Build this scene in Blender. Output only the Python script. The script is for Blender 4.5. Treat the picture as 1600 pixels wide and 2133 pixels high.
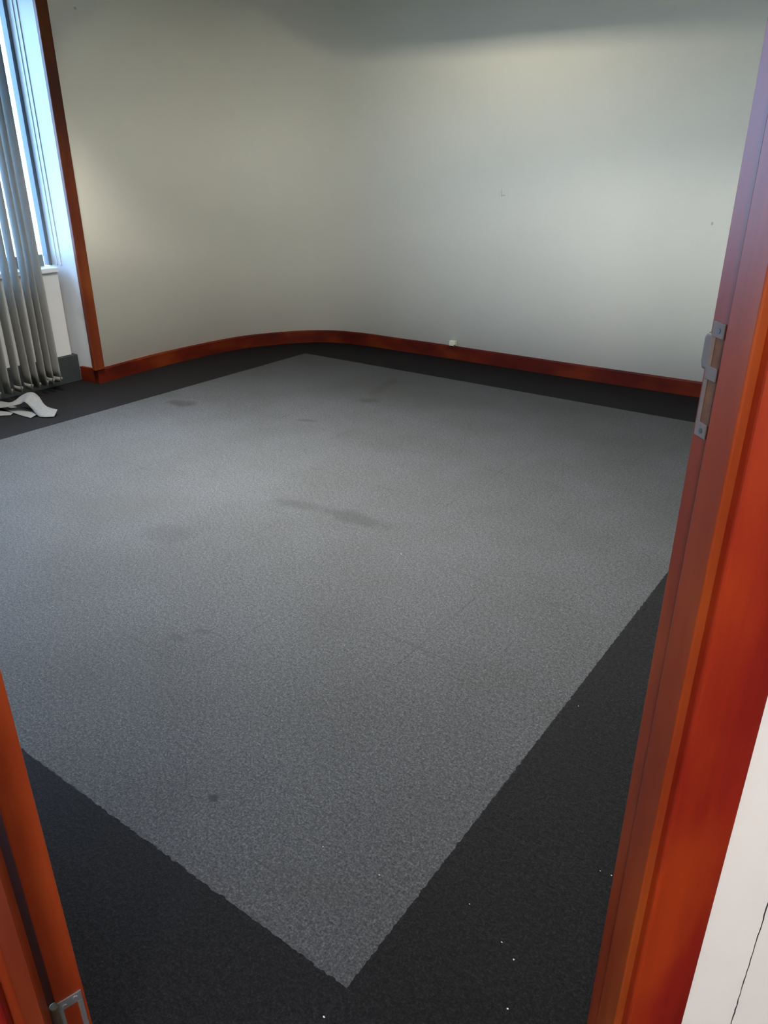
import bpy, bmesh, math, random
from mathutils import Vector, Matrix

for o in list(bpy.data.objects):
    bpy.data.objects.remove(o)
scene = bpy.context.scene
C = scene.collection
PI = math.pi
random.seed(4)

# ------------------------------------------------------------------ camera
CAM = Vector((0.59583, -0.70766, 1.41726))
fw = Vector((-0.529847, 0.736732, -0.420104)).normalized()
rt = Vector((0.811893, 0.583806, -0.000167)).normalized()
up = rt.cross(fw).normalized()
rt = fw.cross(up).normalized()
cd = bpy.data.cameras.new('camera')
cam = bpy.data.objects.new('camera', cd)
C.objects.link(cam)
cam.matrix_world = Matrix(((rt.x, up.x, -fw.x, CAM.x), (rt.y, up.y, -fw.y, CAM.y),
                           (rt.z, up.z, -fw.z, CAM.z), (0, 0, 0, 1)))
cd.sensor_fit = 'HORIZONTAL'
cd.sensor_width = 36.0
cd.lens = 1579.95 / 1600 * 36
cd.clip_start = 0.02
scene.camera = cam

# ------------------------------------------------------------------ light
SKY = (0.36, 0.60, 1.0)
SKY_STRENGTH = 17.0
TROFFER_NEAR = 9.0       # W of the tube next to the far wall
PANEL = (40.0, 58.0, 112.0)      # W of the three unseen panels added for wall brightness, and their beam widths
FILL_PANEL_SPREAD = (74, 98, 134)
FILL_GLOBES = (170.0, 105.0, 55.0)   # W of unseen globes added outside the doorway to lift the lower walls
EXPOSURE = 0.10

world = bpy.data.worlds.new('World')
scene.world = world
world.use_nodes = True
wn = world.node_tree
wn.nodes.clear()
wo = wn.nodes.new('ShaderNodeOutputWorld')
bg = wn.nodes.new('ShaderNodeBackground')
tc = wn.nodes.new('ShaderNodeTexCoord')
sep = wn.nodes.new('ShaderNodeSeparateXYZ')
rampw = wn.nodes.new('ShaderNodeValToRGB')
rampw.color_ramp.elements[0].position = 0.42
rampw.color_ramp.elements[0].color = (0.16, 0.20, 0.24, 1)
rampw.color_ramp.elements[1].position = 0.52
rampw.color_ramp.elements[1].color = (*SKY, 1)
mr = wn.nodes.new('ShaderNodeMapRange')
mr.inputs['From Min'].default_value = -1
mr.inputs['From Max'].default_value = 1
wn.links.new(tc.outputs['Generated'], sep.inputs[0])
wn.links.new(sep.outputs['Z'], mr.inputs['Value'])
wn.links.new(mr.outputs[0], rampw.inputs[0])
wn.links.new(rampw.outputs[0], bg.inputs[0])
bg.inputs[1].default_value = SKY_STRENGTH
wn.links.new(bg.outputs[0], wo.inputs[0])

vs = scene.view_settings
scene.display_settings.display_device = 'sRGB'
vs.view_transform = 'Standard'
vs.look = 'None'
vs.gamma = 1.0
vs.use_curve_mapping = False
vs.exposure = EXPOSURE

def area(name, loc, rot, sx, sy, energy, color=(1, 1, 1), portal=False, spread=PI):
    l = bpy.data.lights.new(name, 'AREA')
    l.shape = 'RECTANGLE'
    l.size, l.size_y = sx, sy
    l.energy = energy
    l.color = color
    l.spread = spread
    if portal:
        l.cycles.is_portal = True
    o = bpy.data.objects.new(name, l)
    C.objects.link(o)
    o.location = loc
    o.rotation_euler = rot
    return o

# daylight enters through the one window: sampling portal on the opening
area('window_portal', (-4.50, 0.92, 1.57), (0, -PI / 2, 0), 1.60, 2.80, 1.0, portal=True)

# ------------------------------------------------------------------ node helpers
def mat(name):
    m = bpy.data.materials.new(name)
    m.use_nodes = True
    nt = m.node_tree
    b = nt.nodes['Principled BSDF']
    return m, nt, b

def N(nt, t, **kw):
    n = nt.nodes.new(t)
    for k, v in kw.items():
        setattr(n, k, v)
    return n

def noise(nt, vec, scale, detail=4, rough=0.55):
    n = N(nt, 'ShaderNodeTexNoise')
    n.inputs['Scale'].default_value = scale
    n.inputs['Detail'].default_value = detail
    n.inputs['Roughness'].default_value = rough
    nt.links.new(vec, n.inputs['Vector'])
    return n

def ramp(nt, fac, stops):
    r = N(nt, 'ShaderNodeValToRGB')
    e = r.color_ramp.elements
    while len(e) < len(stops):
        e.new(0.5)
    for k, (p, c) in enumerate(stops):
        e[k].position = p
        e[k].color = (*c, 1) if len(c) == 3 else c
    nt.links.new(fac, r.inputs[0])
    return r

def mix(nt, fac, a, b, mode='MIX'):
    m = N(nt, 'ShaderNodeMix', data_type='RGBA', blend_type=mode)
    for sock, v in ((m.inputs['Factor'], fac), (m.inputs['A'], a), (m.inputs['B'], b)):
        if isinstance(v, (int, float)):
            sock.default_value = v
        elif isinstance(v, tuple):
            sock.default_value = (*v, 1)
        else:
            nt.links.new(v, sock)
    return m.outputs['Result']

def math_(nt, op, a, b=None, clamp=False):
    m = N(nt, 'ShaderNodeMath', operation=op, use_clamp=clamp)
    for i, v in enumerate((a, b)):
        if v is None:
            continue
        if isinstance(v, (int, float)):
            m.inputs[i].default_value = v
        else:
            nt.links.new(v, m.inputs[i])
    return m.outputs[0]

def bump(nt, b, height, strength, dist=0.002):
    n = N(nt, 'ShaderNodeBump')
    n.inputs['Strength'].default_value = strength
    n.inputs['Distance'].default_value = dist
    nt.links.new(height, n.inputs['Height'])
    nt.links.new(n.outputs[0], b.inputs['Normal'])

def objco(nt):
    return N(nt, 'ShaderNodeTexCoord').outputs['Object']

def mapping(nt, vec, scale=(1, 1, 1), loc=(0, 0, 0), rot=(0, 0, 0)):
    m = N(nt, 'ShaderNodeMapping')
    m.inputs['Scale'].default_value = scale
    m.inputs['Location'].default_value = loc
    m.inputs['Rotation'].default_value = rot
    nt.links.new(vec, m.inputs['Vector'])
    return m.outputs[0]

# ------------------------------------------------------------------ materials
def wood(name, dark, mid, light, rough=0.30, along='z', coat=0.12, spec=0.32):
    m, nt, b = mat(name)
    co = objco(nt)
    sc = {'z': (1, 1, 0.06), 'h': (0.10, 0.10, 1)}[along]
    v1 = mapping(nt, co, scale=sc)
    g = noise(nt, v1, 42, 6, 0.6)
    v2 = mapping(nt, co, scale={'z': (1, 1, 0.35), 'h': (0.5, 0.5, 1)}[along])
    big = noise(nt, v2, 7, 3, 0.5)
    col = ramp(nt, big.outputs['Fac'], [(0.32, dark), (0.5, mid), (0.68, light)])
    fine = ramp(nt, g.outputs['Fac'], [(0.35, (0.72, 0.66, 0.62)), (0.62, (1, 1, 1))])
    c = mix(nt, 0.55, col.outputs[0], fine.outputs[0], 'MULTIPLY')
    nt.links.new(c, b.inputs['Base Color'])
    b.inputs['Roughness'].default_value = rough
    b.inputs['Coat Weight'].default_value = coat
    b.inputs['Specular IOR Level'].default_value = spec
    b.inputs['Coat Roughness'].default_value = 0.22
    bump(nt, b, g.outputs['Fac'], 0.08, 0.001)
    return m

M_FRAME = wood('varnished_frame_wood', (0.170, 0.022, 0.006), (0.215, 0.032, 0.008), (0.27, 0.052, 0.010), 0.36, 'z', 0.06, 0.24)
M_CASE = wood('varnished_casing_wood', (0.165, 0.008, 0.007), (0.22, 0.014, 0.007), (0.31, 0.034, 0.007), 0.34)
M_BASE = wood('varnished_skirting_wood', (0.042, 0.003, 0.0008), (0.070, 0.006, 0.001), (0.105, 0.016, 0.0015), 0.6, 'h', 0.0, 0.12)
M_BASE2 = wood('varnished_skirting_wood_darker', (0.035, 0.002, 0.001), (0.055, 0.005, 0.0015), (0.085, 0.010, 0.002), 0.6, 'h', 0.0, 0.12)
M_TRIM = wood('varnished_trim_wood', (0.070, 0.011, 0.002), (0.095, 0.016, 0.003), (0.125, 0.028, 0.004), 0.40, 'z', 0.08, 0.25)

def wallpaint(name, base, marks=()):
    m, nt, b = mat(name)
    co = objco(nt)
    n1 = noise(nt, co, 1.3, 3, 0.5)
    tint = ramp(nt, n1.outputs['Fac'], [(0.3, tuple(c * 0.965 for c in base)), (0.7, base)])
    n2 = noise(nt, co, 7, 5, 0.7)
    blot = ramp(nt, n2.outputs['Fac'], [(0.25, (0.96, 0.96, 0.95)), (0.5, (1, 1, 1))])
    c = mix(nt, 0.6, tint.outputs[0], blot.outputs[0], 'MULTIPLY')
    for (p, size, dark) in marks:
        vs_ = N(nt, 'ShaderNodeVectorMath', operation='SUBTRACT')
        nt.links.new(co, vs_.inputs[0])
        vs_.inputs[1].default_value = p
        sc = N(nt, 'ShaderNodeVectorMath', operation='DIVIDE')
        nt.links.new(vs_.outputs[0], sc.inputs[0])
        sc.inputs[1].default_value = size
        ln = N(nt, 'ShaderNodeVectorMath', operation='LENGTH')
        nt.links.new(sc.outputs[0], ln.inputs[0])
        f = ramp(nt, ln.outputs['Value'], [(0.6, (dark, dark, dark)), (1.0, (0, 0, 0))])
        c = mix(nt, f.outputs[0], c, (0.10, 0.10, 0.095))
    nt.links.new(c, b.inputs['Base Color'])
    b.inputs['Roughness'].default_value = 0.62
    n3 = noise(nt, co, 160, 3, 0.6)
    bump(nt, b, n3.outputs['Fac'], 0.08, 0.001)
    return m

WALLC = (0.81, 0.775, 0.665)
M_WALL = wallpaint('cream_wall_paint', WALLC, marks=[
    ((-2.095, 4.45, 1.213), (0.004, 0.1, 0.035), 0.30),
    ((-2.080, 4.45, 1.198), (0.022, 0.1, 0.005), 0.30),
    ((-2.112, 4.45, 1.200), (0.003, 0.1, 0.03), 0.12),
    ((-0.66, 4.46, 1.07), (0.008, 0.1, 0.012), 0.40),
    ((-4.11, 2.62, 2.255), (0.1, 0.011, 0.010), 0.45),
])
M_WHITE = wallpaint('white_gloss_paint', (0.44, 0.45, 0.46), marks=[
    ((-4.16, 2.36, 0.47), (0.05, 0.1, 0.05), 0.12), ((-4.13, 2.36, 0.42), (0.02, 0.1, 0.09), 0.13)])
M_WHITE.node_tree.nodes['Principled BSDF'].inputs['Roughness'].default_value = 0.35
M_CORR = wallpaint("white_corridor_paint", (0.80, 0.78, 0.74))
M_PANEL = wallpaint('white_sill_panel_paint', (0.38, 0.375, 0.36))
M_CEIL = wallpaint('ceiling_paint', (0.42, 0.42, 0.40))

def plain(name, col, rough=0.5, metal=0.0, nscale=30, var=0.12):
    m, nt, b = mat(name)
    n = noise(nt, objco(nt), nscale, 4, 0.6)
    r = ramp(nt, n.outputs['Fac'], [(0.3, tuple(c * (1 - var) for c in col)), (0.7, col)])
    nt.links.new(r.outputs[0], b.inputs['Base Color'])
    b.inputs['Roughness'].default_value = rough
    b.inputs['Metallic'].default_value = metal
    return m

M_STEEL = plain('dull_strike_metal', (0.150, 0.120, 0.098), 0.7, 0.0, 60)
M_HINGE = plain('zinc_hinge_metal', (0.52, 0.54, 0.57), 0.36, 0.85, 60)
M_PIN = plain('tarnished_pin_metal', (0.22, 0.19, 0.13), 0.4, 0.8, 80)
M_SCREW = plain('dark_screw_metal', (0.10, 0.10, 0.10), 0.4, 0.7, 80)
M_HOLE = plain('raw_mortice_wood', (0.16, 0.062, 0.016), 0.8, 0, 60, 0.5)
M_KICK = plain('dark_grey_skirting', (0.020, 0.024, 0.025), 0.45, 0, 12)
M_ALU = plain('window_aluminium', (0.62, 0.66, 0.68), 0.4, 0.2, 10)
M_GASK = plain('dark_window_gasket', (0.10, 0.13, 0.15), 0.5, 0, 10)
M_RAIL = plain('grey_window_rail', (0.16, 0.18, 0.18), 0.5, 0, 10)
M_CLIP = plain('blind_clip_plastic', (0.10, 0.095, 0.08), 0.6, 0, 20)
M_SOCK = plain('ivory_plastic', (0.50, 0.48, 0.37), 0.4, 0, 20)
M_LINT = plain('white_lint', (0.42, 0.41, 0.38), 0.8, 0, 200)
M_TROF = plain('white_enamel', (0.75, 0.75, 0.72), 0.4, 0, 10)
M_BLACK = plain('dark_gap', (0.02, 0.018, 0.016), 0.7, 0, 10)

# vertical blind fabric: lets daylight through
m, nt, b = mat('blind_fabric')
co = objco(nt)
wv = noise(nt, mapping(nt, co, scale=(1, 1, 0.2)), 90, 3, 0.6)
fc = ramp(nt, wv.outputs['Fac'], [(0.3, (0.15, 0.147, 0.132)), (0.7, (0.205, 0.20, 0.18))])
nt.links.new(fc.outputs[0], b.inputs['Base Color'])
b.inputs['Roughness'].default_value = 0.8
tr = N(nt, 'ShaderNodeBsdfTranslucent')
tr.inputs['Color'].default_value = (0.62, 0.61, 0.58, 1)
ms = N(nt, 'ShaderNodeMixShader')
ms.inputs[0].default_value = 0.33
nt.links.new(b.outputs[0], ms.inputs[1])
nt.links.new(tr.outputs[0], ms.inputs[2])
nt.links.new(ms.outputs[0], nt.nodes['Material Output'].inputs['Surface'])
M_BLIND = m

m, nt, b = mat('window_glass')
b.inputs['Base Color'].default_value = (0.95, 0.98, 1, 1)
b.inputs['Roughness'].default_value = 0.02
b.inputs['Transmission Weight'].default_value = 1.0
b.inputs['IOR'].default_value = 1.45
lp = N(nt, 'ShaderNodeBsdfTransparent')
lp.inputs[0].default_value = (0.90, 0.96, 0.98, 1)
ms = N(nt, 'ShaderNodeMixShader')
ms.inputs[0].default_value = 0.08
gl = N(nt, 'ShaderNodeBsdfGlossy')
gl.inputs['Roughness'].default_value = 0.03
nt.links.new(lp.outputs[0], ms.inputs[1])
nt.links.new(gl.outputs[0], ms.inputs[2])
nt.links.new(ms.outputs[0], nt.nodes['Material Output'].inputs['Surface'])
M_GLASS = m

def emit(name, col, s):
    m = bpy.data.materials.new(name)
    m.use_nodes = True
    nt = m.node_tree
    nt.nodes.clear()
    e = N(nt, 'ShaderNodeEmission')
    e.inputs[0].default_value = (*col, 1)
    e.inputs[1].default_value = s
    o = N(nt, 'ShaderNodeOutputMaterial')
    nt.links.new(e.outputs[0], o.inputs[0])
    return m

# carpet tiles: light field with a dark border, half-metre tiles
m, nt, b = mat('carpet_tiles')
co = objco(nt)
wob = noise(nt, co, 60, 2, 0.5)
wv1 = N(nt, 'ShaderNodeVectorMath', operation='SUBTRACT')
nt.links.new(wob.outputs['Color'], wv1.inputs[0])
wv1.inputs[1].default_value = (0.5, 0.5, 0.5)
wv2 = N(nt, 'ShaderNodeVectorMath', operation='SCALE')
nt.links.new(wv1.outputs[0], wv2.inputs[0])
wv2.inputs['Scale'].default_value = 0.012
wv3 = N(nt, 'ShaderNodeVectorMath', operation='ADD')
nt.links.new(co, wv3.inputs[0])
nt.links.new(wv2.outputs[0], wv3.inputs[1])
sp = N(nt, 'ShaderNodeSeparateXYZ')
nt.links.new(wv3.outputs[0], sp.inputs[0])
X, Y = sp.outputs['X'], sp.outputs['Y']
inx = math_(nt, 'MULTIPLY', math_(nt, 'GREATER_THAN', X, -3.500), math_(nt, 'LESS_THAN', X, 0.0))
iny = math_(nt, 'MULTIPLY', math_(nt, 'GREATER_THAN', Y, 0.0), math_(nt, 'LESS_THAN', Y, 3.893))
field = math_(nt, 'MULTIPLY', inx, iny)
# pile speckle
g1 = noise(nt, co, 190, 5, 0.8)
g2 = noise(nt, mapping(nt, co, loc=(3, 7, 0)), 85, 4, 0.7)
g3 = noise(nt, co, 2.2, 4, 0.6)
light_c = ramp(nt, g1.outputs['Fac'], [(0.33, (0.0058, 0.0064, 0.0069)), (0.50, (0.0330, 0.0345, 0.0360)), (0.68, (0.088, 0.092, 0.096))])
dark_c = ramp(nt, g1.outputs['Fac'], [(0.33, (0.0025, 0.0023, 0.0023)), (0.50, (0.0070, 0.0066, 0.0068)), (0.70, (0.021, 0.020, 0.021))])
tuft = ramp(nt, g2.outputs['Fac'], [(0.36, (0.58, 0.58, 0.58)), (0.60, (1.1, 1.1, 1.1))])
big = ramp(nt, g3.outputs['Fac'], [(0.36, (0.90, 0.89, 0.86)), (0.62, (1.05, 1.05, 1.06))])
c = mix(nt, field, dark_c.outputs[0], light_c.outputs[0])
c = mix(nt, 1.0, c, tuft.outputs[0], 'MULTIPLY')
c = mix(nt, 0.9, c, big.outputs[0], 'MULTIPLY')
# seams between tiles, partly closed
def seam(axis_out, noise_src):
    fr = math_(nt, 'FRACT', math_(nt, 'ADD', math_(nt, 'MULTIPLY', axis_out, 2.0), 100.5))
    d = math_(nt, 'ABSOLUTE', math_(nt, 'SUBTRACT', fr, 0.5))
    s = math_(nt, 'LESS_THAN', d, 0.0045)
    return math_(nt, 'MULTIPLY', s, noise_src)
sn = noise(nt, co, 2.6, 2, 0.5)
sg = ramp(nt, sn.outputs['Fac'], [(0.50, (0, 0, 0)), (0.60, (1, 1, 1))])
se = math_(nt, 'ADD', seam(X, sg.outputs[0]), seam(Y, sg.outputs[0]), True)
c = mix(nt, math_(nt, 'MULTIPLY', se, 0.5), c, (0.012, 0.012, 0.012))
# worn and soiled patches: (x, y, half length, half width, angle, strength, colour)
stn = noise(nt, co, 9, 4, 0.65)
def stain(cx, cy, a, bb, ang, strength, colr):
    global c
    v = mapping(nt, co, loc=(0, 0, 0))
    s = N(nt, 'ShaderNodeVectorMath', operation='SUBTRACT')
    nt.links.new(co, s.inputs[0])
    s.inputs[1].default_value = (cx, cy, 0)
    rr = N(nt, 'ShaderNodeVectorRotate', rotation_type='Z_AXIS')
    rr.inputs['Angle'].default_value = -ang
    nt.links.new(s.outputs[0], rr.inputs['Vector'])
    dv = N(nt, 'ShaderNodeVectorMath', operation='DIVIDE')
    nt.links.new(rr.outputs[0], dv.inputs[0])
    dv.inputs[1].default_value = (a, bb, 1)
    ln = N(nt, 'ShaderNodeVectorMath', operation='LENGTH')
    nt.links.new(dv.outputs[0], ln.inputs[0])
    d = math_(nt, 'ADD', ln.outputs['Value'], math_(nt, 'MULTIPLY', math_(nt, 'SUBTRACT', stn.outputs['Fac'], 0.5), 1.6))
    r = N(nt, 'ShaderNodeMapRange')
    r.interpolation_type = 'SMOOTHSTEP'
    r.inputs['From Min'].default_value = 1.15
    r.inputs['From Max'].default_value = 0.45
    r.inputs['To Min'].default_value = 0
    r.inputs['To Max'].default_value = strength
    nt.links.new(d, r.inputs['Value'])
    c = mix(nt, r.outputs[0], c, colr)
DK = (0.010, 0.010, 0.009)
stain(-1.27, 1.65, 0.20, 0.066, 0.08, 0.42, DK)
stain(-1.55, 1.62, 0.15, 0.05, 0.2, 0.34, DK)
stain(-3.22, 2.37, 0.13, 0.07, 0.3, 0.6, (0.012, 0.012, 0.009))
stain(-2.28, 3.13, 0.09, 0.06, 0.3, 0.45, (0.012, 0.0115, 0.008))
stain(-2.40, 3.45, 0.05, 0.24, 0.25, 0.35, (0.0135, 0.013, 0.009))
stain(-2.34, 2.57, 0.07, 0.03, 0.4, 0.45, DK)
stain(-0.555, 0.179, 0.019, 0.017, 0, 0.75, (0.006, 0.006, 0.0055))
stain(-1.81, 1.07, 0.14, 0.095, 0.6, 0.24, DK)
stain(-1.17, 0.585, 0.035, 0.022, 0.3, 0.36, DK)
stain(-1.13, 0.66, 0.035, 0.018, 0.3, 0.36, DK)
stain(-0.20, 0.126, 0.10, 0.06, 0.3, 0.15, (0.021, 0.018, 0.011))
stain(-2.2, 1.15, 0.30, 0.16, 0.8, 0.22, (0.026, 0.025, 0.019))
stain(-2.3, 3.4, 0.65, 0.35, 0.2, 0.22, (0.017, 0.018, 0.012))
nt.links.new(c, b.inputs['Base Color'])
b.inputs['Roughness'].default_value = 0.62
nt.links.new(math_(nt, 'ADD', math_(nt, 'MULTIPLY', field, 0.12), 0.06), b.inputs['Specular IOR Level'])
hh = math_(nt, 'ADD', g1.outputs['Fac'], g2.outputs['Fac'])
bump(nt, b, hh, 0.7, 0.004)
M_CARPET = m

# ------------------------------------------------------------------ mesh helpers
R2 = math.sqrt(0.5)
def W(s, t, z=0.0):
    """doorway-wall frame (s along the diagonal wall, t into the room) -> world"""
    return Vector(((s - t) * R2, (s + t) * R2, z))

def link_mesh(name, bm, material, parent=None, bevel=0.0, smooth=False, segs=2):
    bmesh.ops.recalc_face_normals(bm, faces=bm.faces)
    me = bpy.data.meshes.new(name)
    bm.to_mesh(me)
    bm.free()
    me.materials.append(material)
    o = bpy.data.objects.new(name, me)
    C.objects.link(o)
    if parent is not None:
        o.parent = parent
        o.matrix_parent_inverse = Matrix.Translation(-parent.location) if parent.rotation_euler[2] == 0 else parent_inv(parent)
    if smooth:
        for p in me.polygons:
            p.use_smooth = True
    if bevel:
        md = o.modifiers.new('bevel', 'BEVEL')
        md.width = bevel
        md.segments = segs
        md.limit_method = 'ANGLE'
        md.angle_limit = math.radians(40)
    return o

def parent_inv(p):
    m_ = Matrix.LocRotScale(p.location, p.rotation_euler, p.scale)
    return m_.inverted()

def prism(bm, pts, z0, z1):
    """closed outline of (x, y) extruded from z0 to z1"""
    n = len(pts)
    lo = [bm.verts.new((p[0], p[1], z0)) for p in pts]
    hi = [bm.verts.new((p[0], p[1], z1)) for p in pts]
    bm.faces.new(lo[::-1])
    bm.faces.new(hi)
    for i in range(n):
        j = (i + 1) % n
        bm.faces.new((lo[i], lo[j], hi[j], hi[i]))

def box(bm, x0, x1, y0, y1, z0, z1):
    prism(bm, [(x0, y0), (x1, y0), (x1, y1), (x0, y1)], z0, z1)

def wbox(bm, s0, s1, t0, t1, z0, z1):
    prism(bm, [tuple(W(s, t)[:2]) for s, t in ((s0, t0), (s1, t0), (s1, t1), (s0, t1))], z0, z1)

def strip(bm, path, off0, off1, z0, z1):
    """solid following an open path, between two sideways offsets"""
    n = len(path)
    nrm = []
    for i in range(n):
        a = Vector(path[max(i - 1, 0)]); c_ = Vector(path[min(i + 1, n - 1)])
        d = (c_ - a).normalized()
        nrm.append(Vector((-d.y, d.x)))
    A = [Vector(p) + nrm[i] * off0 for i, p in enumerate(path)]
    B = [Vector(p) + nrm[i] * off1 for i, p in enumerate(path)]
    v = [[bm.verts.new((P[i].x, P[i].y, z)) for (P, z) in ((A, z0), (B, z0), (B, z1), (A, z1))] for i in range(n)]
    for i in range(n - 1):
        for k in range(4):
            j = (k + 1) % 4
            bm.faces.new((v[i][k], v[i][j], v[i + 1][j], v[i + 1][k]))
    bm.faces.new(v[0])
    bm.faces.new(v[-1][::-1])

def spline(pts, n=10):
    out = []
    P = [Vector(pts[0]) * 2 - Vector(pts[1])] + [Vector(p) for p in pts] + [Vector(pts[-1]) * 2 - Vector(pts[-2])]
    for i in range(1, len(P) - 2):
        for k in range(n):
            t = k / n
            a, b_, c_, d = P[i - 1], P[i], P[i + 1], P[i + 2]
            out.append(0.5 * ((2 * b_) + (c_ - a) * t + (2 * a - 5 * b_ + 4 * c_ - d) * t * t + (3 * b_ - 3 * c_ + d - a) * t ** 3))
    out.append(P[-2])
    return out

def cyl(bm, p0, p1, r, seg=20):
    p0, p1 = Vector(p0), Vector(p1)
    d = (p1 - p0)
    q_ = d.to_track_quat('Z', 'Y').to_matrix().to_4x4()
    bmesh.ops.create_cone(bm, cap_ends=True, segments=seg, radius1=r, radius2=r, depth=d.length,
                          matrix=Matrix.Translation((p0 + p1) / 2) @ q_)

def empty(name, loc, rz=0):
    o = bpy.data.objects.new(name, None)
    C.objects.link(o)
    o.location = loc
    o.rotation_euler = (0, 0, rz)
    return o

def tag(o, label=None, cat=None, group=None, kind=None):
    if label: o['label'] = label
    if cat: o['category'] = cat
    if group: o['group'] = group
    if kind: o['kind'] = kind
    return o

def struct(o, label, cat):
    return tag(o, label, cat, kind='structure')

# ------------------------------------------------------------------ setting
ZC = 2.70
YFAR = 4.43
# room-side wall line: left wall, rounded corner, far wall (anticlockwise seen from above is reversed; path runs left -> far)
curve = spline([(-4.075, 2.385), (-4.112, 2.80), (-4.112, 3.22), (-4.062, 3.68), (-3.940, 3.975),
                (-3.765, 4.220), (-3.555, 4.365), (-3.277, 4.420), (-2.95, 4.427), (-2.60, 4.440), (-2.18, 4.442),
                (-1.40, 4.446), (-0.55, 4.466), (0.56, 4.47)], 8)
# smooth it once
sm = [curve[0]] + [(curve[i - 1] + curve[i] * 2 + curve[i + 1]) / 4 for i in range(1, len(curve) - 1)] + [curve[-1]]
curve = [Vector((p.x, p.y)) for p in sm]

bm = bmesh.new()
box(bm, -4.9, 8.0, -8.0, 4.8, -0.08, 0.0)
floor = link_mesh('floor', bm, M_CARPET)
struct(floor, 'carpet tile floor with light grey field and charcoal border', 'floor')

bm = bmesh.new()
strip(bm, curve, 0.0, 0.17, 0, ZC)
w = link_mesh('wall_back', bm, M_WALL, smooth=False)
for p in w.data.polygons:
    p.use_smooth = abs(p.normal.z) < 0.5
struct(w, 'cream wall with rounded corner behind the carpet', 'wall')

# reveal beside the window (end of the wall lining)
bm = bmesh.new()
prism(bm, [(-4.073, 2.368), (-4.073, 2.385), (-4.40, 2.50), (-4.40, 2.344), (-4.37, 2.345)], 0, ZC)
w = link_mesh('wall_return', bm, M_WHITE)
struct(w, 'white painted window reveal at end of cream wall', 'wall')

# window wall: below the sill, above the head, and beyond the window to the near corner
WX = -4.36
bm = bmesh.new()
box(bm, -4.62, WX, -0.75, 2.34, 0, 0.745)
box(bm, -4.62, WX, -0.75, 2.36, 2.37, ZC)
box(bm, -4.62, WX, -0.75, -0.50, 0.745, 2.37)
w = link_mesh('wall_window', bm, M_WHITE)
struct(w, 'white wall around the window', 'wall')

bm = bmesh.new()
box(bm, -4.25, -4.345, -0.55, 2.297, 0.19, 0.742)
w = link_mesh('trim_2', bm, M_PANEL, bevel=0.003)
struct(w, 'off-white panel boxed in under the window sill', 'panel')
bm = bmesh.new()
box(bm, -4.240, -4.345, -0.55, 2.335, 0.0, 0.188)
w = link_mesh('baseboard_window', bm, M_KICK, bevel=0.004)
struct(w, 'dark grey skirting under the white sill panel', 'skirting')

# other walls of the room
bm = bmesh.new()
box(bm, 0.56, 0.70, 0.37, 4.62, 0, ZC)
w = link_mesh('wall_right', bm, M_WALL)
struct(w, 'cream right wall of the room', 'wall')
bm = bmesh.new()
box(bm, -4.62, -0.37, -0.70, -0.56, 0, ZC)
w = link_mesh('wall_left', bm, M_WALL)
struct(w, 'cream left wall of the room beside the doorway', 'wall')

# diagonal doorway wall
SR, SL, TA, TB = 0.405, -0.446, -0.163, -0.268        # jamb faces, room face, corridor face of the frame
CW = 0.0955                                           # frame width
TWR, TWC = TA - 0.012, TB + 0.013                     # wall faces
ZH = 2.06
bm = bmesh.new()
wbox(bm, SR + CW - 0.002, 0.66, TWC, TWR, 0, ZC)
wbox(bm, SL - CW + 0.002, -0.66, TWC, TWR, 0, ZC)
wbox(bm, SL - CW + 0.002, SR + CW - 0.002, TWC, TWR, ZH + CW - 0.002, ZC)
# corridor side continues past the room corners
wbox(bm, 0.66, 3.2, TWC, TWC + 0.10, 0, ZC)
wbox(bm, -0.66, -3.2, TWC, TWC + 0.10, 0, ZC)
w = link_mesh('wall_front', bm, M_CORR)
struct(w, 'white corridor wall right of the varnished door frame', 'wall')

# hairline crack in the corridor wall: a thin recessed dark joint
bm = bmesh.new()
random.seed(11)
prev = None
sC = -0.079 + math.tan(math.radians(45.5)) * (0.922 + TWC)
sC = -0.0791 + 1.0176 * (-0.0000 + 0.667 + 0.0)
pts = []
z = 0.0
while z < 2.66:
    pts.append((sC + random.uniform(-0.0007, 0.0007), z, random.uniform(0.0005, 0.0012)))
    z += random.uniform(0.006, 0.016)
rows = [[bm.verts.new(W(s + d * hw, TWC - e, z)) for d, e in ((-1, 0.0004), (1, 0.0004), (1, -0.002), (-1, -0.002))] for s, z, hw in pts]
for a, b_ in zip(rows[:-1], rows[1:]):
    for k in range(4):
        j = (k + 1) % 4
        bm.faces.new((a[k], a[j], b_[j], b_[k]))
bm.faces.new(rows[0]); bm.faces.new(rows[-1][::-1])
w = link_mesh('trim_3', bm, M_BLACK)
struct(w, 'thin dark crack running up the white corridor wall', 'crack')

# corridor shell behind the camera
bm = bmesh.new()
wbox(bm, -3.3, 3.3, -6.9, -6.8, 0, ZC)
w = link_mesh('wall_corridor', bm, M_CORR)
struct(w, 'white far wall of the corridor', 'wall')
bm = bmesh.new()
wbox(bm, -3.3, -3.2, -6.85, TWC + 0.1, 0, ZC)
wbox(bm, 3.2, 3.3, -6.85, TWC + 0.1, 0, ZC)
w = link_mesh('wall_corridor_end', bm, M_CORR)
struct(w, 'white end walls of the corridor', 'wall')

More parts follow.
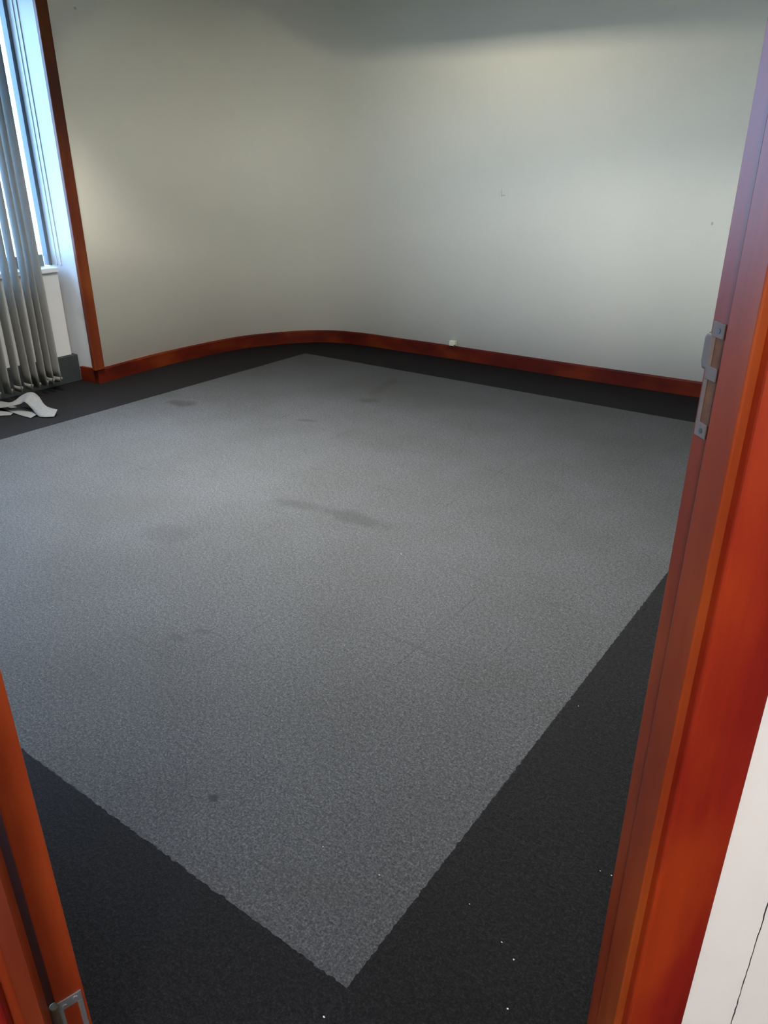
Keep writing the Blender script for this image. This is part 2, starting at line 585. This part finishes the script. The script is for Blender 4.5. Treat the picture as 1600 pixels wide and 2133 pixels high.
# ceiling with openings for the recessed lights
TROFF = [(-1.95, 3.50)]
FILL_PANELS = [(-1.95, 1.70), (-3.00, 1.60), (-0.55, 1.70)]
TLX, TLY = 0.62, 0.15       # half sizes of each opening
xs = sorted({-4.9, 8.0} | {round(x + d, 3) for x, y in TROFF for d in (-TLX, TLX)})
ys = sorted({-8.0, 4.8} | {round(y + d, 3) for x, y in TROFF for d in (-TLY, TLY)})
bm = bmesh.new()
for i in range(len(xs) - 1):
    for j in range(len(ys) - 1):
        mx, my = (xs[i] + xs[i + 1]) / 2, (ys[j] + ys[j + 1]) / 2
        if any(abs(mx - x) < TLX and abs(my - y) < TLY for x, y in TROFF):
            continue
        box(bm, xs[i], xs[i + 1], ys[j], ys[j + 1], ZC, ZC + 0.012)
bmesh.ops.remove_doubles(bm, verts=bm.verts, dist=1e-4)
w = link_mesh('ceiling', bm, M_CEIL)
struct(w, 'pale ceiling with recessed light openings', 'ceiling')

# ------------------------------------------------------------------ window
win = empty('window_1', (-4.42, 0.92, 0.745))
struct(win, 'tall aluminium window behind the vertical blinds', 'window')
bm = bmesh.new()
box(bm, -4.25 + 0.012, -4.385, -0.50, 2.300, 0.7425, 0.777)
link_mesh('window_sill', bm, M_WHITE, win, bevel=0.006)
bm = bmesh.new()
box(bm, -4.385, -4.44, -0.50, 2.333, 2.33, 2.37)
box(bm, -4.385, -4.44, -0.50, -0.45, 0.835, 2.33)
box(bm, -4.385, -4.44, 0.86, 0.91, 0.835, 2.33)
link_mesh('window_frame', bm, M_ALU, win, bevel=0.003)
bm = bmesh.new()
box(bm, -4.372, -4.44, -0.50, 2.287, 0.776, 0.850)
link_mesh('bottom_rail', bm, M_RAIL, win, bevel=0.003)
bm = bmesh.new()
box(bm, -4.372, -4.43, 2.322, 2.344, 0.775, 2.33)
link_mesh('gasket', bm, M_GASK, win)
bm = bmesh.new()
box(bm, -4.405, -4.425, 2.240, 2.252, 0.835, 2.33)
link_mesh('glazing_bead', bm, M_ALU, win)
bm = bmesh.new()
box(bm, -4.412, -4.416, -0.45, 2.322, 0.835, 2.33)
link_mesh('pane', bm, M_GLASS, win)

# light strips on the reveal: moulded lines of the window lining
for k, (xa, yb) in enumerate(((-4.325, 2.3465), (-4.285, 2.349))):
    bm = bmesh.new()
    box(bm, xa, xa + 0.012, yb - 0.0025, yb + 0.02, 0.78, ZC)
    w = link_mesh('trim_%d' % (4 + k), bm, M_WHITE, bevel=0.002)
    struct(w, 'thin white bead running up the window reveal, %s' % ('nearer the glass' if k == 0 else 'nearer the room'), 'bead')

# ------------------------------------------------------------------ vertical timber and skirtings
bm = bmesh.new()
prism(bm, [(-4.040, 2.322), (-4.040, 2.400), (-4.135, 2.402), (-4.135, 2.375), (-4.072, 2.3725), (-4.072, 2.322)], 0.098, ZC)
w = link_mesh('trim_1', bm, M_TRIM, bevel=0.004)
struct(w, 'varnished red timber edging strip at end of cream wall', 'trim')

ji = min(range(len(curve)), key=lambda i: abs(curve[i].x + 1.88) + (curve[i].y < 4) * 9)
def skirting(name, pts, material, label):
    bm = bmesh.new()
    # profile: flat face with a small chamfer on top
    n = len(pts)
    prof = [(0.001, 0.0), (-0.018, 0.0), (-0.018, 0.092), (-0.012, 0.101), (0.001, 0.101)]
    rows = []
    for i in range(n):
        a = pts[max(i - 1, 0)]; c_ = pts[min(i + 1, n - 1)]
        d = (c_ - a).normalized()
        nn = Vector((-d.y, d.x))
        rows.append([bm.verts.new((pts[i].x + nn.x * o_, pts[i].y + nn.y * o_, z_)) for o_, z_ in prof])
    for a, b_ in zip(rows[:-1], rows[1:]):
        for k in range(5):
            j = (k + 1) % 5
            bm.faces.new((a[k], a[j], b_[j], b_[k]))
    bm.faces.new(rows[0]); bm.faces.new(rows[-1][::-1])
    o = link_mesh(name, bm, material)
    struct(o, label, 'skirting')
    return o
start = [Vector((-4.072, 2.352))] + [p for p in curve[:ji + 1] if p.y > 2.37]
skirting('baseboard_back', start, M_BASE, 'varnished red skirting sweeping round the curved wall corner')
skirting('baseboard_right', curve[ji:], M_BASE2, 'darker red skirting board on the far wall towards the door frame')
bm = bmesh.new()
prism(bm, [(-4.056, 2.350), (-4.056, 2.372), (-4.075, 2.372), (-4.238, 2.362), (-4.238, 2.334), (-4.10, 2.3485)], 0, 0.101)
w = link_mesh('baseboard_return', bm, M_BASE, bevel=0.002)
struct(w, 'short red skirting return against the white window reveal', 'skirting')
bm = bmesh.new()
box(bm, 0.542, 0.559, 0.36, 4.44, 0, 0.1)
w = link_mesh('baseboard_side', bm, M_BASE)
struct(w, 'red skirting on the right wall hidden by the door frame', 'skirting')
bm = bmesh.new()
box(bm, -4.22, -0.36, -0.559, -0.542, 0, 0.1)
w = link_mesh('baseboard_left', bm, M_BASE)
struct(w, 'red skirting on the left wall beside the open door', 'skirting')

# ------------------------------------------------------------------ door frame
frame = empty('trim_6', W(0, TB))
struct(frame, 'varnished red timber door frame around the doorway', 'door frame')
def jamb(side):
    S0 = SR if side > 0 else SL
    bm = bmesh.new()
    wbox(bm, S0, S0 + side * CW, TB, TA, 0, ZH + CW)
    link_mesh('jamb', bm, M_CASE, frame, bevel=0.005, segs=3)
    # rebate lining: orange-brown faces that the door closes onto
    bm = bmesh.new()
    wbox(bm, S0 - side * 0.0012, S0 + side * 0.02, TA - 0.040, TA + 0.0008, 0, ZH)
    link_mesh('rebate_lining', bm, M_FRAME, frame, bevel=0.001)
    bm = bmesh.new()
    wbox(bm, S0 - side * 0.012, S0 + side * 0.002, TA - 0.090, TA - 0.042, 0, ZH)
    link_mesh('door_stop', bm, M_FRAME, frame, bevel=0.0025, segs=3)
jamb(1)
jamb(-1)
bm = bmesh.new()
wbox(bm, SL, SR, TB, TA, ZH, ZH + CW)
wbox(bm, SL, SR, TA - 0.090, TA - 0.042, ZH - 0.012, ZH)
link_mesh('head', bm, M_CASE, frame, bevel=0.004)

# strike plate on the right jamb: screw tabs, curved lip, narrow edge strip and two pockets
def spt(d, t, z):
    """d = distance off the jamb face into the opening"""
    return W(SR - 0.0012 - d, t, z)
ZT, ZB = 1.262, 1.1345
tf = TA - 0.0035            # front edge of the plate
tb = TA - 0.0260            # back edge of the plate
plate = bmesh.new()
def pbox(z0, z1, ta, tb_, d0=-0.001, d1=0.0016):
    wbox(plate, SR - 0.0012 - d0, SR - 0.0012 - d1, tb_, ta, z0, z1)
pbox(ZT - 0.0165, ZT, tf, tb)                 # top tab
pbox(1.1995, 1.2145, tf, tb)                   # middle bridge
pbox(1.1515, 1.1995, tf, tf - 0.006)           # narrow edge strip beside lower pocket
pbox(ZB, 1.1515, tf, tb)                      # bottom tab
strike = link_mesh('strike_plate', plate, M_STEEL, frame, bevel=0.0008)
strike['label'] = 'dull metal strike plate'
lip = bmesh.new()
prof = [(tf - 0.006, 0.0010), (tf + 0.002, 0.0012), (tf + 0.008, 0.0020), (tf + 0.014, 0.0050), (tf + 0.019, 0.0105), (tf + 0.021, 0.0150)]
prof = [(tf - 0.007, 0.0012), (tf, 0.0014), (tf + 0.0065, 0.0014), (tf + 0.0110, 0.0008), (tf + 0.0150, -0.0010), (tf + 0.0175, -0.0045)]
rows = []
zl0, zl1 = 1.2090, 1.2475
nz = 12
for k in range(nz + 1):
    z = zl0 + (zl1 - zl0) * k / nz
    e = min(k, nz - k) / 2.0
    sh = 1.0 if e >= 1 else 0.72 + 0.28 * math.sin(e * PI / 2)
    rows.append([[lip.verts.new(spt(d + dd, tf + (t - tf) * sh if t > tf else t, z)) for t, d in prof] for dd in (0, -0.0016)])
for a, b_ in zip(rows[:-1], rows[1:]):
    for L in (0, 1):
        for k in range(len(prof) - 1):
            lip.faces.new((a[L][k], a[L][k + 1], b_[L][k + 1], b_[L][k]))
    for k in (0, len(prof) - 1):
        lip.faces.new((a[0][k], a[1][k], b_[1][k], b_[0][k]))
for e in (rows[0], rows[-1]):
    for k in range(len(prof) - 1):
        lip.faces.new((e[0][k], e[0][k + 1], e[1][k + 1], e[1][k]))
link_mesh('lip', lip, M_STEEL, strike, smooth=True)
bm = bmesh.new()
wbox(bm, SR - 0.0014, SR + 0.01, tb, tf - 0.005, 1.2145, ZT - 0.0165)
wbox(bm, SR - 0.0014, SR + 0.01, tb, tf - 0.006, 1.1515, 1.1995)
link_mesh('latch_pocket', bm, M_HOLE, frame)
for zz in (ZT - 0.0085, ZB + 0.008):
    bm = bmesh.new()
    cyl(bm, spt(0.0010, tf - 0.0125, zz), spt(0.0022, tf - 0.0125, zz), 0.0030, 16)
    link_mesh('screw', bm, M_SCREW, strike)

# ------------------------------------------------------------------ door leaf (open into the room, hinged on the left jamb)
PHI = math.radians(119)
dirD = Vector((math.cos(PHI), math.sin(PHI)))            # in (s, t)
thD = Vector((math.sin(PHI), -math.cos(PHI)))            # thickness direction
P0 = Vector((SL + 0.006, TA + 0.014))                    # left corner of the hinge edge
def D(a, b_, z):
    p = P0 + dirD * a + thD * b_
    return W(p.x, p.y, z)
def dbox(bm, a0, a1, b0, b1, z0, z1):
    prism(bm, [tuple(D(a, b_, 0)[:2]) for a, b_ in ((a0, b0), (a1, b0), (a1, b1), (a0, b1))], z0, z1)
door = empty('door_1', D(0, 0, 0))
struct(door, 'varnished red timber door open into room, seen edge on', 'door')
bm = bmesh.new()
dbox(bm, 0, 0.825, 0, 0.040, 0.006, ZH - 0.004)
link_mesh('door_leaf', bm, M_FRAME, door, bevel=0.0015)
def hinge(z1):
    z0 = z1 - 0.100
    bm = bmesh.new()
    # outer leaf on the door edge with a cut-out window
    dbox(bm, -0.0016, 0.001, 0.002, 0.036, z1 - 0.020, z1)
    dbox(bm, -0.0016, 0.001, 0.002, 0.036, z0, z0 + 0.020)
    dbox(bm, -0.0016, 0.001, 0.0285, 0.036, z0 + 0.020, z1 - 0.020)
    dbox(bm, -0.0016, 0.001, 0.002, 0.0080, z0 + 0.020, z1 - 0.020)
    h = link_mesh('hinge', bm, M_HINGE, door, bevel=0.0006)
    h['label'] = 'pale zinc hinge leaf with cut-out'
    k0 = D(-0.003, -0.0035, 0)
    bm = bmesh.new()
    cyl(bm, (k0.x, k0.y, z0 - 0.002), (k0.x, k0.y, z1 + 0.002), 0.0062, 24)
    link_mesh('knuckle', bm, M_PIN, h, smooth=False, bevel=0.0012)
    for zz, bb in ((z1 - 0.0125, 0.0105), (z1 - 0.0085, 0.0265), (z0 + 0.0125, 0.0105), (z0 + 0.0085, 0.0265)):
        bm = bmesh.new()
        cyl(bm, D(-0.0012, bb, zz), D(-0.0030, bb, zz), 0.0036, 16)
        link_mesh('screw', bm, M_HINGE, h, bevel=0.0008)
hinge(0.298)
hinge(1.880)
for sgn, b0 in ((1, 0.040), (-1, 0.0)):
    bm = bmesh.new()
    cyl(bm, D(0.765, b0, 1.20), D(0.765, b0 + sgn * 0.008, 1.20), 0.026, 28)
    cyl(bm, D(0.765, b0 + sgn * 0.006, 1.20), D(0.765, b0 + sgn * 0.045, 1.20), 0.009, 16)
    cyl(bm, D(0.772, b0 + sgn * 0.042, 1.20), D(0.655, b0 + sgn * 0.042, 1.20), 0.009, 16)
    link_mesh('door_handle', bm, M_STEEL, door, bevel=0.001)

# ------------------------------------------------------------------ vertical blinds
blind = empty('vertical_blind', (-4.13, 1.60, 0))
tag(blind, 'grey fabric vertical blinds bunched together in front of the window', 'blinds')
bm = bmesh.new()
box(bm, -4.105, -4.150, -0.45, 2.20, 2.40, 2.44)
link_mesh('headrail', bm, M_ALU, blind, bevel=0.003)
view_az = math.radians(151)
BX = -4.13
def vane(y, z0, wdt, da, ph, first=None):
    """one hanging slat; da = angle off the camera's line that the slat stands at"""
    ang = view_az + da
    d = Vector((math.cos(ang), math.sin(ang)))
    nn = Vector((-d.y, d.x))
    bm = bmesh.new()
    nz_, nw = 26, 6
    grid = []
    for i in range(nz_ + 1):
        z = z0 + (2.40 - z0) * i / nz_
        sway = 0.004 * math.sin(z * 2.3 + ph) * (1 - i / nz_)
        row = []
        for k in range(nw + 1):
            u = (k / nw - 0.5)
            bow = 0.006 * (1 - 4 * u * u)
            p = Vector((BX, y)) + d * (u * wdt) + nn * (bow + sway)
            row.append(bm.verts.new((p.x, p.y, z)))
        grid.append(row)
    for i in range(nz_):
        for k in range(nw):
            bm.faces.new((grid[i][k], grid[i][k + 1], grid[i + 1][k + 1], grid[i + 1][k]))
    o = link_mesh('vane', bm, M_BLIND, blind, smooth=True)
    md = o.modifiers.new('cloth', 'SOLIDIFY')
    md.thickness = 0.0008
    # hem weight sewn into the bottom
    bm = bmesh.new()
    hem = []
    for zz in (z0 - 0.001, z0 + 0.036):
        ring = []
        for k in range(nw + 1):
            u = (k / nw - 0.5) * 0.98
            bow = 0.006 * (1 - 4 * u * u)
            for s_ in (-1,):
                p = Vector((BX, y)) + d * (u * wdt) + nn * (bow + 0.0022 * s_)
                ring.append((p, zz))
        hem.append(ring)
    va = [bm.verts.new((p.x, p.y, zz)) for p, zz in hem[0]]
    vb = [bm.verts.new((p.x, p.y, zz)) for p, zz in hem[1]]
    for k in range(nw):
        bm.faces.new((va[k], va[k + 1], vb[k + 1], vb[k]))
    h = link_mesh('hem_weight', bm, M_BLIND, o, smooth=True)
    md = h.modifiers.new('thick', 'SOLIDIFY')
    md.thickness = 0.0022
    # chain clip at the edge of the hem
    bm = bmesh.new()
    e = Vector((BX, y)) - d * (wdt * 0.5) * (1 if da > 0 else -1)
    box(bm, e.x - 0.006, e.x + 0.006, e.y - 0.006, e.y + 0.006, z0 + 0.024, z0 + 0.036)
    link_mesh('chain_clip', bm, M_CLIP, o)
VANES = [(1.652, 0.060), (1.733, 0.061), (1.802, 0.061), (1.873, 0.061), (1.929, 0.060), (1.987, 0.062), (2.032, 0.065), (2.080, 0.064)]
for k, (y, z0) in enumerate(VANES):
    vane(y, z0, 0.089, math.radians((34, 33, 32, 33, 31, 27, 27, 40)[k]), k * 1.7)

# fallen slats on the carpet: twisted fabric strips
def ribbon(name, pts, label):
    """pts: (x, y, z) of the two long edges, station by station"""
    bm = bmesh.new()
    n = 8
    A = spline([Vector(p[0]) for p in pts], n)
    B = spline([Vector(p[1]) for p in pts], n)
    va = [[bm.verts.new(a.lerp(b_, k / 4)) for k in range(5)] for a, b_ in zip(A, B)]
    for r0, r1 in zip(va[:-1], va[1:]):
        for k in range(4):
            bm.faces.new((r0[k], r0[k + 1], r1[k + 1], r1[k]))
    o = link_mesh(name, bm, M_FALLEN, smooth=True)
    md = o.modifiers.new('cloth', 'SOLIDIFY')
    md.thickness = 0.0015
    tag(o, label, 'blind slat', 'slats fallen from the blind')
    return o
m, nt, b = mat('fallen_blind_fabric')
fn = noise(nt, objco(nt), 120, 3, 0.6)
fr_ = ramp(nt, fn.outputs['Fac'], [(0.3, (0.072, 0.070, 0.066)), (0.7, (0.098, 0.096, 0.091))])
nt.links.new(fr_.outputs[0], b.inputs['Base Color'])
b.inputs['Roughness'].default_value = 0.75
M_FALLEN = m

fd = 1579.95
def at(px, py, z):
    """point of the place seen at that pixel of the photograph, at height z"""
    d = fw * 1.0 + rt * ((px - 800) / fd) - up * ((py - 1066.5) / fd)
    t = (z - CAM.z) / d.z
    return CAM + d * t
ribbon('blind_slat', [
    ((at(-40, 836, 0.030)), (at(-40, 850, 0.012))),
    ((at(0, 836, 0.040)), (at(0, 850, 0.030))),
    ((at(24, 838, 0.055)), (at(24, 846, 0.045))),
    ((at(48, 822, 0.090)), (at(42, 842, 0.055))),
    ((at(66, 817, 0.105)), (at(52, 838, 0.070))),
    ((at(80, 825, 0.085)), (at(66, 851, 0.035))),
    ((at(93, 843, 0.050)), (at(79, 866, 0.008))),
    ((at(106, 850, 0.036)), (at(92, 869, 0.006))),
    ((at(120, 853, 0.034)), (at(113, 868, 0.006))),
], 'pale twisted blind slat humped up on the carpet, curling to a point')
ribbon('blind_slat', [
    ((at(80, 862, 0.010)), (at(64, 871, 0.004))),
    ((at(58, 853, 0.010)), (at(42, 865, 0.004))),
    ((at(36, 848, 0.016)), (at(20, 857, 0.010))),
    ((at(10, 842, 0.020)), (at(0, 850, 0.014))),
    ((at(-40, 834, 0.020)), (at(-46, 842, 0.014))),
], 'pale flat blind slat lying in front of the humped one')
ribbon('blind_slat', [
    ((at(28, 860, 0.010)), (at(22, 865, 0.004))),
    ((at(8, 857, 0.012)), (at(6, 866, 0.004))),
    ((at(-20, 855, 0.012)), (at(-24, 868, 0.004))),
    ((at(-60, 856, 0.012)), (at(-64, 870, 0.004))),
], 'pale blind slat nearest the camera, cut off by the left picture edge')

# ------------------------------------------------------------------ small things
sock = empty('phone_socket', (-2.428, 4.438, 0.103))
tag(sock, 'small ivory socket box on top of the red skirting', 'socket')
bm = bmesh.new()
box(bm, -2.455, -2.401, 4.405, 4.437, 0.106, 0.146)
link_mesh('housing', bm, M_SOCK, sock, bevel=0.004)
bm = bmesh.new()
box(bm, -2.412, -2.400, 4.402, 4.412, 0.104, 0.118)
link_mesh('plug_opening', bm, M_SCREW, sock)

LINT = [(0.034, 1.026), (-0.902, 1.492), (0.0005, -0.0675), (-0.244, 0.222), (0.195, 0.252), (0.231, 0.233), (0.292, 0.528),
        (0.316, 0.531), (0.265, 0.141), (0.100, 0.289), (-0.096, 0.236)]
LINT_LABELS = [
    'white crumb alone on the upper part of the dark right border',
    'white crumb alone in the middle of the light carpet field',
    'white crumb on the dark border just below the light field corner',
    'white crumb on the light carpet near its near corner, upper of two',
    'upper of the close pair of white crumbs on the dark border',
    'lower of the close pair of white crumbs on the dark border',
    'left of two white crumbs on the dark carpet beside the door frame',
    'right of two white crumbs on dark carpet, touching the door frame edge',
    'white crumb on the dark carpet at the bottom, below the close pair',
    'white crumb on the dark border just right of the light carpet edge',
    'white crumb on the light carpet near its near corner, lower of two']
for k, (x, y) in enumerate(LINT):
    bm = bmesh.new()
    bmesh.ops.create_icosphere(bm, subdivisions=1, radius=0.0011 + 0.0004 * (k % 3))
    for v in bm.verts:
        v.co = Vector((v.co.x * random.uniform(0.7, 1.7), v.co.y * random.uniform(0.7, 1.2), v.co.z * 0.7)) + Vector((x, y, 0.0022))
    o = link_mesh('lint_crumb', bm, M_LINT)
    tag(o, LINT_LABELS[k], 'lint', 'white crumbs on the carpet')

# ------------------------------------------------------------------ recessed tube (above the picture); unseen panels and pendants added for brightness
x, y = TROFF[0]
L_ = empty('ceiling_light', (x, y, ZC))
tag(L_, 'recessed tube light in the ceiling close to the far wall', 'ceiling light')
bm = bmesh.new()
h = 0.16
t_ = 0.004
box(bm, x - TLX, x + TLX, y - TLY, y + TLY, ZC + h, ZC + h + t_)
box(bm, x - TLX - t_, x - TLX, y - TLY, y + TLY, ZC, ZC + h + t_)
box(bm, x + TLX, x + TLX + t_, y - TLY, y + TLY, ZC, ZC + h + t_)
box(bm, x - TLX, x + TLX, y - TLY - t_, y - TLY, ZC, ZC + h + t_)
box(bm, x - TLX, x + TLX, y + TLY, y + TLY + t_, ZC, ZC + h + t_)
link_mesh('housing', bm, M_KICK, L_)
bm = bmesh.new()
cyl(bm, (x - 0.57, y, ZC + 0.135), (x + 0.57, y, ZC + 0.135), 0.013, 16)
link_mesh('tube', bm, M_TROF, L_, smooth=True)
area('tube_glow', (x, y, ZC + 0.112), (0, 0, 0), 0.7, 0.035, TROFFER_NEAR, (1.0, 0.93, 0.74))
PLAB = ['added fill panel in the middle of the ceiling', 'added fill panel in the ceiling nearest the window',
        'added fill panel in the ceiling nearest the right wall']
for k, (x, y) in enumerate(FILL_PANELS):  # unseen fill panels, placed and aimed to even out wall brightness
    L_ = empty('ceiling_light', (x, y, ZC))
    tag(L_, PLAB[k], 'ceiling light', 'added ceiling fill panels')
    bm = bmesh.new()
    box(bm, x - 0.3, x + 0.3, y - 0.3, y + 0.3, ZC - 0.02, ZC)
    link_mesh('housing', bm, M_TROF, L_)
    area('fill_panel_glow', (x, y, ZC - 0.024), (0, 0, 0), 0.56, 0.56, PANEL[k], (1.0, 0.975, 0.92), spread=math.radians(FILL_PANEL_SPREAD[k]))
GLAB = ['added fill pendant outside the doorway, nearest the camera', 'added fill pendant in the middle of the space outside',
        'added fill pendant at the back of the space outside']
for k, (s_, t_) in enumerate(((-0.7, -2.4), (0.5, -4.1), (-0.3, -5.8))):  # invented globes behind the camera, throwing light onto the lower walls
    p = W(s_, t_, 2.32)
    L_ = empty('fill_pendant', p)
    tag(L_, GLAB[k], 'fill light', 'added fill pendants')
    bm = bmesh.new()
    cyl(bm, (p.x, p.y, 2.49), (p.x, p.y, ZC), 0.008, 12)
    cyl(bm, (p.x, p.y, 2.47), (p.x, p.y, 2.51), 0.05, 20)
    link_mesh('stem', bm, M_TROF, L_)
    gl_ = bpy.data.lights.new('fill_globe_glow', 'POINT')
    gl_.energy = FILL_GLOBES[k]
    gl_.shadow_soft_size = 0.16
    gl_.color = (1.0, 0.95, 0.965)
    go = bpy.data.objects.new('fill_globe_glow', gl_)
    C.objects.link(go)
    go.location = p
